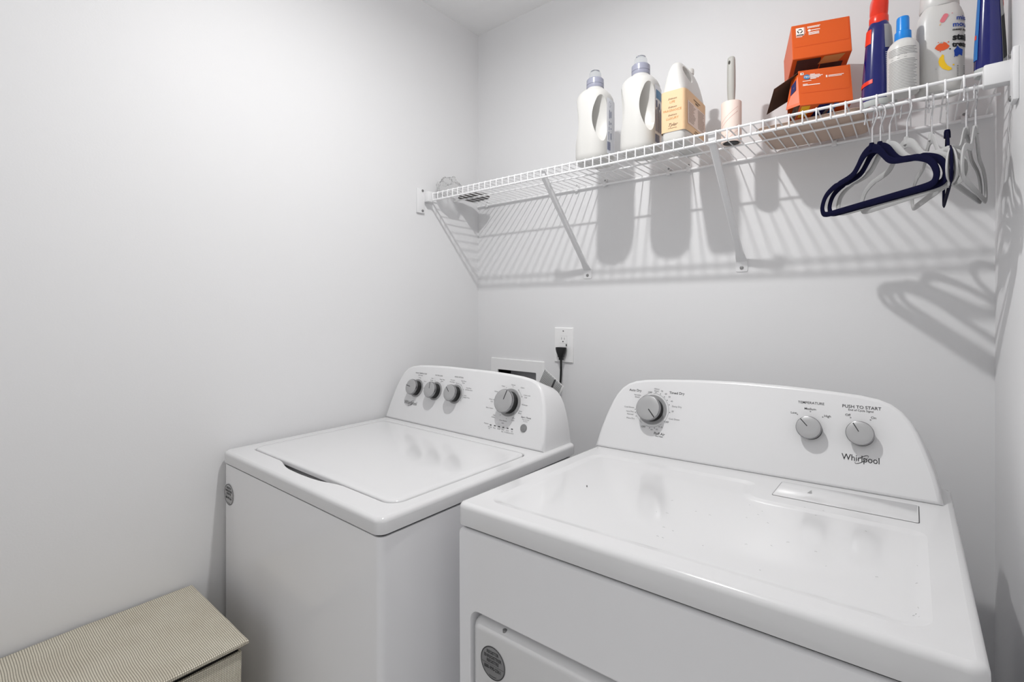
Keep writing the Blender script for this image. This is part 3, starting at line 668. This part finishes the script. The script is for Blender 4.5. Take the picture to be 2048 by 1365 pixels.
# lint roller
LR = empty('lint_roller', (-.380, 1.388, ZS), 'lint roller with a grey handle standing upright beside the jug', 'lint roller')
MB().lathe([(.0205, 0), (.0250, 0), (.0252, .001), (.0252, .1055), (.0248, .1065), (.0205, .1065)], 56, cap0=False).build('sticky_roll', M['rollpaper'], LR)
MB().lathe([(.0206, .0), (.0206, .001), (.017, .0012), (.0165, -.0005), (.008, -.0005), (.0001, .0004)], 40, cap0=False, cap1=False).build('core', M['black'], LR)
mb = MB()
for off, w_ in ((0, .0004), (.012, .0003), (-.035, .0003), (-.05, .0003)):
    A = [R(-150 + k * 6) for k in range(20)]; vs_ = []
    for i, a in enumerate(A):
        z = .035 + off + i * .0022; vs_ += [(.0254 * cos(a), .0254 * sin(a), z), (.0254 * cos(a), .0254 * sin(a), z + w_ * 2)]
    vs_ = [(x_, y_, min(max(z_, .002), .105)) for x_, y_, z_ in vs_]
    mb.add(vs_, [(2 * i, 2 * i + 2, 2 * i + 3, 2 * i + 1) for i in range(len(A) - 1)])
mb.build('seam_lines', M['redline'], LR)
hd = MB().loft([sup(0, 0, rx, ry, z, 2.4, 32) for z, rx, ry in ((.09, .010, .0085), (.108, .0082, .0075), (.125, .0095, .008), (.15, .0105, .009), (.190, .0103, .009), (.219, .0098, .008), (.227, .0088, .007), (.230, .006, .0045))]).build('handle', M['handle'], LR)
mb = MB(); mb.mt = Matrix.Translation((-.003, 0, .213)) @ Matrix.Rotation(pi / 2, 4, 'X') @ Matrix.Diagonal((.55, 1, 1, 1)); cut = mb.lathe([(.0055, -.02), (.0055, .02)], 20).build('cut', M['black'])
cut.location = LR.location; cut.rotation_euler = (0, 0, 0); bpy.context.view_layer.update(); boolean(hd, cut)

# tan tray
Ty = empty('shallow_tray', (-.2, 1.443, ZS), 'shallow tan tray lying on the shelf under the orange boxes', 'tray')
o1 = rrect(-.112, -.088, .110, .088, .022, 8)
mb = MB(); mb.loft([L3(offs(o1, .006), 0), L3(offs(o1, .0015), .0015), L3(o1, .010), L3(offs(o1, -.004), .012), L3(offs(o1, -.0035), .013), L3(offs(o1, .001), .0115), L3(offs(o1, .004), .003), L3(offs(o1, .008), .002)], True, True)
mb.build('tray_body', M['tray'], Ty)
# orange boxes
def obox(name, loc, rz, rx, W_, H_, D_, label, lower):
    b = empty(name, loc, label, 'box', 'orange cardboard boxes'); b.rotation_euler = (rx, 0, rz)
    b.rotation_mode = 'XYZ'
    bd = MB().box(0, 0, 0, W_, D_, H_, .0012, 1) if not lower else None
    if lower:            # open at its left end
        mb = MB(); t = .0008
        mb.box(0, 0, 0, W_, t, H_).box(0, D_ - t, 0, W_, D_, H_).box(0, t, 0, W_, D_ - t, t).box(0, t, H_ - t, W_, D_ - t, H_).box(W_ - t, t, t, W_, D_ - t, H_ - t)
        bd = mb
    bd = bd.build('carton', M['orange'], b)
    # front print
    mb = MB(); mb.mt = Matrix.Translation((0, -.0004, 0)) @ Matrix.Rotation(pi / 2, 4, 'X')
    zf = H_ * .34
    mb.rect(.004, zf, W_ - .008, zf + .0005); mb.arc(W_ - .009, zf + .006, .0055, .006, -90, 0, n=8); mb.rect(W_ - .0033, zf + .006, W_ - .0028, H_ - .002)
    mb.build('flap_seam', M['orangel'], bd)
    mb = MB(); mb.mt = Matrix.Translation((0, -.0007, 0)) @ Matrix.Rotation(pi / 2, 4, 'X')
    if lower:
        mb.rect(.004, H_ - .012, .011, H_ - .006)
        for k in range(6): mb.rect(.024, H_ - .0135 - k * .0024, .024 + (.010, .02, .026, .022, .018, .012)[k], H_ - .012 - k * .0024)
        mb.rect(.056, H_ - .026, .059, H_ - .020); mb.rect(.061, H_ - .0225, .092, H_ - .021); mb.rect(.061, H_ - .0255, .088, H_ - .024)
        mb.rect(.008, H_ - .030, .026, H_ - .0285); mb.rect(.008, H_ - .0385, .018, H_ - .037); mb.rect(.008, H_ - .0415, .043, H_ - .0395)
    else:
        mb.rect(.009, H_ - .032, .026, H_ - .010); mb.rect(.0275, H_ - .028, .0282, H_ - .010); mb.rect(.009, H_ - .0355, .022, H_ - .034)
        for k in range(2): mb.rect(.033, H_ - .012 - k * .003, .060 - k * .002, H_ - .0102 - k * .003)
        mb.disc(.037, H_ - .0215, .0033, n=18); mb.rect(.041, H_ - .0225, .059, H_ - .0205)
        for k in range(3): mb.rect(.035, H_ - .028 - k * .0028, .057, H_ - .0263 - k * .0028)
    pr = mb.build('white_print', M['whiteink'], bd)
    mb = MB(); mb.mt = Matrix.Translation((0, -.0009, 0)) @ Matrix.Rotation(pi / 2, 4, 'X')
    if lower:
        mb.disc(.017, H_ - .019, .0068, n=28).build('round_badge', M['labelblue'], bd)
        mb = MB(); mb.mt = Matrix.Translation((0, -.0011, 0)) @ Matrix.Rotation(pi / 2, 4, 'X'); mb.text('P&G', .017, H_ - .019, .0068, shear=.3); mb.build('badge_lettering', M['whiteink'], bd)
        mb = MB(); mb.mt = Matrix.Translation((0, -.0009, 0)) @ Matrix.Rotation(pi / 2, 4, 'X'); mb.text('18', .0075, H_ - .009, .0046, bold=.0002); mb.build('count_number', M['blackink'], bd)
    else:
        mb.rect(.010, H_ - .031, .025, H_ - .0285); mb.arc(.0175, H_ - .0195, .0035, .0058, 35, 130, n=8); mb.arc(.0175, H_ - .0195, .0035, .0058, 155, 250, n=8); mb.arc(.0175, H_ - .0195, .0035, .0058, 275, 370, n=8)
        mb.build('recycling_badge', M['blackink'], bd)
    # underside artwork
    mb = MB(); z = -.0005
    def under(x0, y0, x1, y1, sk, m, nm):
        q = MB(); q.poly([(x0, y0, z), (x0 + sk, y1, z), (x1 + sk, y1, z), (x1, y0, z)]).build(nm, M[m], bd)
    if lower:
        under(.004, .004, .022, .05, 0, 'yellow', 'yellow_patch'); under(.040, .004, .062, .09, -.015, 'navycard', 'navy_patch'); under(.070, .004, .08, .09, -.015, 'skyblue', 'blue_patch'); under(.062, .004, .068, .09, -.015, 'ringgrey', 'grey_patch')
    else:
        under(.010, .006, .060, .09, 0, 'photo', 'photo_print'); under(.066, .004, .108, .03, -.01, 'tanink', 'pale_swoosh'); under(.062, .03, .108, .09, 0, 'photo', 'photo_print')
    if lower:
        # left flaps: inner flap swung out, short flap, dark opening shows the inside
        mb = MB(); mb.loft([[(0, .002, H_ * .98), (0, D_ * .9, H_ * .98), (0, D_ * .9, H_ * .98 - .0012), (0, .002, H_ * .98 - .0012)], [(-.052, .004, H_ * .60), (-.052, D_ * .86, H_ * .60), (-.052, D_ * .86, H_ * .60 - .0012), (-.052, .004, H_ * .60 - .0012)]]).build('end_flap', M['card'], b, label='brown inside of the opened end flap')
        mb = MB(); mb.loft([[(0, 0, .002), (0, 0, H_ * .9), (0, .001, H_ * .9), (0, .001, .002)], [(-.026, .018, .004), (-.010, .018, H_ * .95), (-.010, .019, H_ * .95), (-.026, .019, .004)]]).build('side_flap', M['orange'], b)
        q = MB(); q.poly([(-.0062, .0035, .045), (-.0165, .0120, .035), (-.0130, .0120, .062), (-.0045, .0035, .072)]).build('flap_print', M['navycard'], b)
        q = MB(); q.box(.004, .01, .003, .05, D_ - .01, H_ * .55, .004).build('inner_bag', M['card'], b)
    return b
obox('pod_box', (-.2085, 1.318, CZ + .4745), R(21), R(-13), .106, .092, .125, 'opened orange box with its end flap hanging out, lower of the two on the shelf', True)
obox('pod_box', (-.2265, 1.334, CZ + .5935), R(18), R(-13), .120, .094, .125, 'closed orange box stacked on top of the opened one', False)

# blue spray bottle with red trigger head
def spray(loc, label, rz, red_head, k_=1):
    b = empty('spray_bottle', loc, label, 'bottle', 'blue cleaner bottles'); b.rotation_euler = (0, 0, rz)
    prof = [(0, .030, .024), (.004, .032, .026), (.014, .032, .026), (.05, .0305, .025), (.09, .0275, .0235), (.125, .025, .022), (.15, .0232, .021), (.168, .0218, .020), (.178, .0185, .018), (.186, .0155, .0155)]
    prof = [(z, a * k_, b_ * k_) for z, a, b_ in prof]
    mb = MB(); lo_ = [sup(0, 0, rx, ry, z, 2.3, 56) for z, rx, ry in prof]
    body = mb.loft(lo_).build('body', M['blue'], b)
    def rad(z):
        for (z0, a0, b0), (z1, a1, b1) in zip(prof, prof[1:]):
            if z0 <= z <= z1: t = (z - z0) / (z1 - z0); return a0 + (a1 - a0) * t, b0 + (b1 - b0) * t
        return prof[-1][1:]
    def patch(a0, a1, z0, z1, off, m, nm, par, sk=0, nz=10, lab=None):
        vs_ = []; na = 14
        for j in range(nz + 1):
            for i in range(na + 1):
                z = z0 + (z1 - z0) * j / nz + sk * i / na; rx, ry = rad(z); a = R(a0 + (a1 - a0) * i / na); e = 2.3
                c, s_ = cos(a), sin(a); vs_.append(((rx + off) * math.copysign(abs(c) ** (2 / e), c), (ry + off) * math.copysign(abs(s_) ** (2 / e), s_), z))
        return MB().add(vs_, [(j * (na + 1) + i, j * (na + 1) + i + 1, (j + 1) * (na + 1) + i + 1, (j + 1) * (na + 1) + i) for j in range(nz) for i in range(na)]).build(nm, M[m], par, label=lab)
    MB().loft([sup(0, 0, rx, ry, z, 2.3, 56) for z, rx, ry in ((-.0004, .0302 * k_, .0242 * k_), (.004, .0324 * k_, .0264 * k_), (.012, .0324 * k_, .0264 * k_))], True, False).build('clear_foot', M['clear'], b)
    if red_head:
        MB().lathe([(.0165, .176), (.0175, .178), (.0175, .196), (.016, .199)], 40).build('collar', M['red'], b)
        mb = MB(); mb.loft([sup(*a_) for a_ in ((0, 0, .0155, .0155, .197, 2.3), (.000, 0, .019, .016, .206, 2.5), (.002, 0, .024, .0155, .220, 2.8), (.001, 0, .030, .014, .232, 3), (-.002, 0, .033, .012, .240, 3), (-.002, 0, .028, .009, .244, 3))]).build('trigger_head', M['red'], b).rotation_euler = (0, 0, R(-75))
        mb = MB(); mb.loft([[(x_ + xx, y_, z_) for x_, y_, z_ in sup(0, 0, .004, .007, z, 2.5, 16)] for z, xx in ((.225, -.026), (.212, -.026), (.198, -.030), (.186, -.035))]).build('trigger', M['red'], b).rotation_euler = (0, 0, R(-75))
        for rib in range(0, 1): pass
        f = patch(-170, -118, .136, .168, .0007, 'red', 'red_label_patch', body)
        patch(-178, -105, .042, .051, .0009, 'red', 'red_stripe', body, .006)
        lb = patch(-72, 20, .012, .118, .0008, 'navycard', 'back_label', body)
        patch(-66, 30, .12, .172, .0008, 'ringgrey', 'grey_label_top', body)
        for k in range(22): patch(-66, -18 + (k % 4) * 3, .016 + k * .0044, .0172 + k * .0044, .0013, 'labelwhite', 'text_line', lb, nz=1)
    else:
        MB().lathe([(.0165, .182), (.0175, .184), (.0175, .200), (.016, .203)], 40).build('collar', M['red'], b)
        patch(-48, 60, .004, .175, .0008, 'ringgrey', 'side_label', body)
        patch(-46, 40, .02, .10, .0012, 'blackink', 'dark_label_panel', body, .02)
        patch(-22, -2, .12, .14, .0013, 'red', 'red_stripe', body, .01)
        patch(-185, -140, .03, .165, .0009, 'skyblue', 'blue_artwork', body)
        patch(-215, -172, .01, .17, .0007, 'pale' + 'panel', 'pale_artwork', body)
        patch(-172, -152, .07, .078, .0013, 'red', 'red_artwork', body)
    return b
spray((-.0624, 1.346, ZS), 'blue spray bottle with a red trigger head, between the orange boxes and the mist bottle', 0, True)
spray((.1085, 1.292, ZS), 'dark blue bottle with colourful label edges, rightmost on the shelf', 0, False, .70)

# small spray bottle with blue cap
Pm = empty('mist_bottle', (-.0202, 1.296, ZS), 'small white mist bottle with a bright blue cap and fine grey text', 'bottle')
PB = MB().lathe([(.024, 0), (.0262, .002), (.0265, .006), (.0265, .088), (.0258, .096), (.0222, .103), (.017, .1085), (.0135, .111)], 48).build('body', M['hdpe'], Pm)
MB().lathe([(.0138, .1095), (.0142, .111), (.0138, .127), (.0114, .129), (.0110, .131), (.0106, .155), (.0098, .158)], 40).build('cap', M['pumpblue'], Pm)
mb = MB()
def cyl_bar(mb, cx, r, a0, a1, z0, z1, n=12):
    A = [R(a0 + (a1 - a0) * i / n) for i in range(n + 1)]
    mb.add([(r * cos(a), r * sin(a), z0) for a in A] + [(r * cos(a), r * sin(a), z1) for a in A], [(i, i + 1, n + 2 + i, n + 1 + i) for i in range(n)])
for k in range(27):
    if k in (19, 20, 21): continue
    cyl_bar(mb, 0, .0268, -150 + (k * 7 % 5), -30 - (k * 13 % 22), .006 + k * .0031, .0069 + k * .0031)
for a in (-130, -105, -80): cyl_bar(mb, 0, .0268, a - 5, a + 5, .067, .0676, 4); cyl_bar(mb, 0, .0268, a - 5, a + 5, .0725, .073, 4)
mb.build('printed_text', M['inkl'], PB)

# large white stain remover bottle
Bg = empty('stain_remover_bottle', (.0374, 1.347, ZS), 'large white bottle with fruit pictures and blue and black lettering', 'bottle')
Bg.rotation_euler = (0, 0, R(13))
e_ = 2.9; RX, RY = .0385, .031
BB = MB().loft([sup(0, 0, RX * a, RY * b_, z, e_, 72) for z, a, b_ in ((0, .88, .86), (.004, .96, .95), (.012, 1, 1), (.14, 1, 1), (.152, .97, .97), (.165, .87, .9), (.174, .76, .84), (.178, .70, .80))]).build('body', M['hdpe'], Bg)
n_ = 80; cp = []
for z, r in ((.174, .0305), (.176, .0315), (.206, .0298), (.210, .0275)):
    cp.append([((r + (.0006 if i % 2 else 0)) * cos(2 * pi * i / n_), (r * .88 + (.0006 if i % 2 else 0)) * sin(2 * pi * i / n_), z) for i in range(n_)])
MB().loft(cp).build('cap', M['hdpe'], Bg, 60)
def onbottle(pts, off):       # (arc-x from the front centre, z) -> the bottle's front surface
    out = []
    for x_, z_ in pts:
        xx = max(-RX * .985, min(RX * .985, x_)); yy = -RY * (1 - (abs(xx) / RX) ** e_) ** (1 / e_)
        nx = xx / RX; out.append((xx + off * nx, yy - off, z_))
    return out
def grid_text(txt, x_, z_, size, m, nm, bold=0):
    t = MB().text(txt, x_, z_, size, align='LEFT', bold=bold); mb = MB()
    mb.add(onbottle([(p[0], p[1]) for p in t.v], .0007), t.f); mb.build(nm, M[m], BB)
grid_text('miss', .019, .1395, .0125, 'royal', 'lettering', .0003); grid_text('mouth', .0130, .1265, .0135, 'royal', 'lettering', .0003)
grid_text('messy eater', .0130, .1165, .0062, 'blackink', 'lettering', .0002)
grid_text('stain', .0130, .101, .0175, 'blackink', 'lettering', .0008); grid_text('treater', .0125, .0865, .0135, 'blackink', 'lettering', .0006)
def blob(pts, m, nm): MB().poly(onbottle(pts, .0006)).build(nm, M[m], BB)
def rot2(pts, cx, cz, a): return [(cx + p[0] * cos(a) - p[1] * sin(a), cz + p[0] * sin(a) + p[1] * cos(a)) for p in pts]
blob(rot2(rrect(-.0042, -.009, .0042, .009, .0038, 4), -.000, .143, R(-28)), 'pink', 'ice_lolly_print'); blob(rot2(rrect(-.001, -.005, .001, 0, .0008, 2), -.005, .134, R(-28)), 'tan', 'lolly_stick_print')
tm = [(-.0115, 0), (-.009, .005), (-.004, .0085), (.002, .0105), (.006, .008), (.0085, .004), (.0115, .0005), (.009, -.004), (.002, -.0068), (-.006, -.006)]
blob(rot2(tm[::-1], -.0030, .085, 0), 'tomato', 'tomato_print')
blob(rot2([(-.004, .0095), (-.0015, .0125), (.0035, .010), (.001, .0085)][::-1], -.0035, .084, 0), 'handle', 'leaf_print')
bn = [(-.002, .021), (.001, .018), (.0005, .012), (.0025, .004), (.006, -.003), (.0125, -.009), (.013, -.0125), (.008, -.014), (-.001, -.009), (-.0065, -.001), (-.008, .007), (-.0065, .014), (-.0035, .018)]
blob(rot2(bn[::-1], -.0010, .050, 0), 'banana', 'banana_print')
blob(rot2([(-.006, -.008), (-.006, -.002), (-.007, .003), (-.003, .008), (-.001, .012), (.002, .007), (.008, .004), (.007, -.009), (.002, -.006), (-.002, -.010)][::-1], .022, .072, 0), 'royal', 'blue_splash_print')
for x_, z_, m_, r_ in ((.0065, .0935, 'tomato', .0013), (.009, .079, 'blackink', .0014), (-.006, .077, 'tomato', .001), (.016, .0625, 'royal', .001), (.0145, .0465, 'banana', .0016), (-.009, .096, 'tomato', .0009), (.0125, .150, 'pink', .0009), (-.0125, .043, 'handle', .001)):
    blob([(x_ + r_ * cos(-a), z_ + r_ * sin(-a)) for a in [2 * pi * k / 10 for k in range(10)]], m_, 'dot_print')
mb = MB()
for k in range(7): mb.add(onbottle([(.020, .024 + k * .0032), (.034, .024 + k * .0032), (.034, .0252 + k * .0032), (.020, .0252 + k * .0032)], .0007), [(0, 1, 2, 3)])
for k in range(16): mb.add(onbottle([(-.043, .02 + k * .005), (-.0395, .0185 + k * .005), (-.0395, .0205 + k * .005), (-.043, .022 + k * .005)], .0007), [(0, 1, 2, 3)])
mb.build('fine_print', M['inkl'], BB)

# plastic bag and dark packet at the left end
Bag = empty('plastic_bag', (-1.393, 1.322, ZS), 'crumpled clear plastic bag at the left end of the shelf', 'bag')
bm = bmesh.new(); bmesh.ops.create_icosphere(bm, subdivisions=5, radius=1)
for v in bm.verts:
    p = v.co.copy(); d = noise.noise(p * 1.7) * .35 + noise.ridged_multi_fractal(p * 2.2, 1, 2, 4, 1, 2) * .10
    v.co = Vector((p.x * .042, p.y * .048, max(p.z, -.55) * .036 + .0205)) * 1; v.co.x *= 1 + d * .5; v.co.y *= 1 + d * .35; v.co.z = max(.001, v.co.z * (1 + d * .9))
mb = MB(); mb.frombm(bm); mb.build('film', M['bag'], Bag, 20)
Pk = empty('packet', (-1.372, 1.436, ZS), 'flat dark grey packet lying on the shelf beside the plastic bag', 'packet')
mb = MB(); mb.mt = Matrix.Rotation(R(-10), 4, 'Z')
mb.loft([sup(0, 0, .052, .045, .0, 6, 40), sup(0, 0, .055, .048, .006, 6, 40), sup(0, 0, .050, .043, .016, 6, 40)]).build('pouch', M['packet'], Pk)
mb = MB(); mb.mt = Matrix.Rotation(R(-10), 4, 'Z'); mb.box(-.02, -.03, .0164, .02, .03, .0172).build('paper_label', M['labelwhite'], Pk)

# ------------------------------------------------------------------ hangers
def hanger(hx, yaw, m, label, tilt=0, proto=None, hy=YF, zoff=0):
    b = empty('clothes_hanger', (hx, hy, ZD - .0265 + .0034 + zoff), label, 'hanger', 'velvet hangers on the shelf edge'); b.rotation_euler = (0, R(tilt), R(yaw))
    rh = .0155
    hk = [(.0035, 0, -.078), (.0035, 0, -.056), (.004, 0, -.044), (.010, 0, -.034), (.0165, 0, -.022)]
    hk += [(rh * cos(R(a)) * 1.0, 0, -rh + .0018 + rh * sin(R(a))) for a in range(0, 200, 14)] + [(-.0165, 0, -.024), (-.0175, 0, -.029)]
    MB().tube(spline(hk, 3), .0016, 8).build('hook', M['chrome'], b)
    half_ = [(.0, -.094), (.012, -.097), (.024, -.105), (.036, -.119), (.048, -.131), (.062, -.137), (.085, -.141), (.106, -.1445), (.122, -.150), (.137, -.158), (.1475, -.170), (.153, -.186), (.149, -.199), (.138, -.2035), (.118, -.2045)]
    pts = [(x_, 0, z_ + .009) for x_, z_ in spline(half_, 3)]
    path = pts + [(-x_, 0, z_) for x_, y_, z_ in pts[::-1][:-1]]
    hw = []
    for x_, y_, z_ in path:
        h = .0066
        if z_ > -.12: h = .0066 + .004 * max(0, 1 - abs(x_) / .035)
        if .098 < abs(x_) < .102 and z_ > -.16: h = .0052
        hw.append(h)
    MB().ribbon(path, (0, 1, 0), hw, .0026).build('frame', M[m], b, 60)
    MB().lathe([(.0052, -.089), (.0050, -.078), (.0040, -.0735), (.0022, -.073)], 16, .0035 * .6).build('neck', M[m], b)
    return b
hanger(-.058, -49.5, 'navy', 'navy velvet hanger, nearest of the two turned broadside at the left')
hanger(-.0715, -49, 'navy', 'navy velvet hanger just behind the other broadside navy one')
hanger(-.0430, -50.5, 'greyvel', 'pale grey velvet hanger directly behind the two broadside navy ones')
hanger(-.015, -58, 'greyvel', 'pale grey velvet hanger whose long bar shows below the broadside navy ones')
hanger(.0235, -79, 'greyvel', 'pale grey velvet hanger between the broadside navy ones and the edge-on navy one')
hanger(.047, -90, 'navy', 'navy velvet hanger hanging edge-on in the middle of the pale ones')
hanger(.0735, 78, 'greyvel', 'pale grey velvet hanger, left of the rightmost pair')
hanger(.0865, 80, 'greyvel', 'pale grey velvet hanger, rightmost of all')

# ------------------------------------------------------------------ hamper
H = empty('laundry_hamper', (-1.105, .462, 0), 'woven cream laundry hamper with a lid, standing against the left wall', 'hamper')
def uvbox(o):
    me = o.data; uv = me.uv_layers.new(name='UVMap')
    for p in me.polygons:
        n = p.normal
        for li in p.loop_indices:
            c = me.vertices[me.loops[li].vertex_index].co
            uv.data[li].uv = (c.x, c.y) if abs(n.z) > .7 else ((c.y, c.z) if abs(n.x) > .7 else (c.x, c.z))
LT = CZ - .708
mb = MB(); LH = .50
nx, ny = 24, 36
def wob(x_, y_): return .0028 * noise.noise(Vector((x_ * 9, y_ * 7, 1)))
vs_ = []; fs_ = []
def lidloop(ins, z, w_=1): return [(x_, y_, z + wob(x_, y_) * w_) for x_, y_ in offs(lo2, ins)]
nx, ny = 30, 44
def edge(t, L_): d = min(t, L_ - t); return 0 if d > .005 else .003 * (1 - d / .005) ** 2
xs = [0, .0015, .004] + [.335 * i / nx for i in range(1, nx)] + [.331, .3335, .335]
ys = [0, .0015, .004] + [LH * i / ny for i in range(1, ny)] + [LH - .004, LH - .0015, LH]
vs_ = [(-x_, -y_, LT + wob(x_, y_) - edge(x_, .335) - edge(y_, LH)) for y_ in ys for x_ in xs]; nn_ = len(xs)
mb = MB(); mb.add(vs_, [(j * nn_ + i, (j + 1) * nn_ + i, (j + 1) * nn_ + i + 1, j * nn_ + i + 1) for j in range(len(ys) - 1) for i in range(nn_ - 1)])
rim = [i for i in range(nn_)] + [j * nn_ + nn_ - 1 for j in range(1, len(ys))] + [(len(ys) - 1) * nn_ + i for i in range(nn_ - 2, -1, -1)] + [j * nn_ for j in range(len(ys) - 2, 0, -1)]
top_ = [vs_[i] for i in rim]
mb.loft([top_, [(x_, y_, LT - .009) for x_, y_, z_ in top_], [(x_ * .985 - .0025, y_ * .99 - .0025, LT - .0105) for x_, y_, z_ in top_]], False, True)
o = mb.build('lid', M['weave'], H, 60); uvbox(o)
mb = MB(); b0 = rrect(-.329, -LH + .006, -.008, -.010, .006, 3)
mb.loft([L3(offs(b0, .02), 0), L3(offs(b0, .004), .25), L3(b0, LT - .026), L3(offs(b0, .001), LT - .023), L3(offs(b0, .006), LT - .023), L3(offs(b0, .006), LT - .06)], True, False)
o = mb.build('basket', M['weave'], H, 50); uvbox(o)
mb = MB(); mb.loft([L3(offs(b0, .007), LT - .05), L3(offs(b0, .007), LT - .009)], True, True).build('gap_shade', M['black'], H)  # solid black block stands for the shade in the gap below the lid
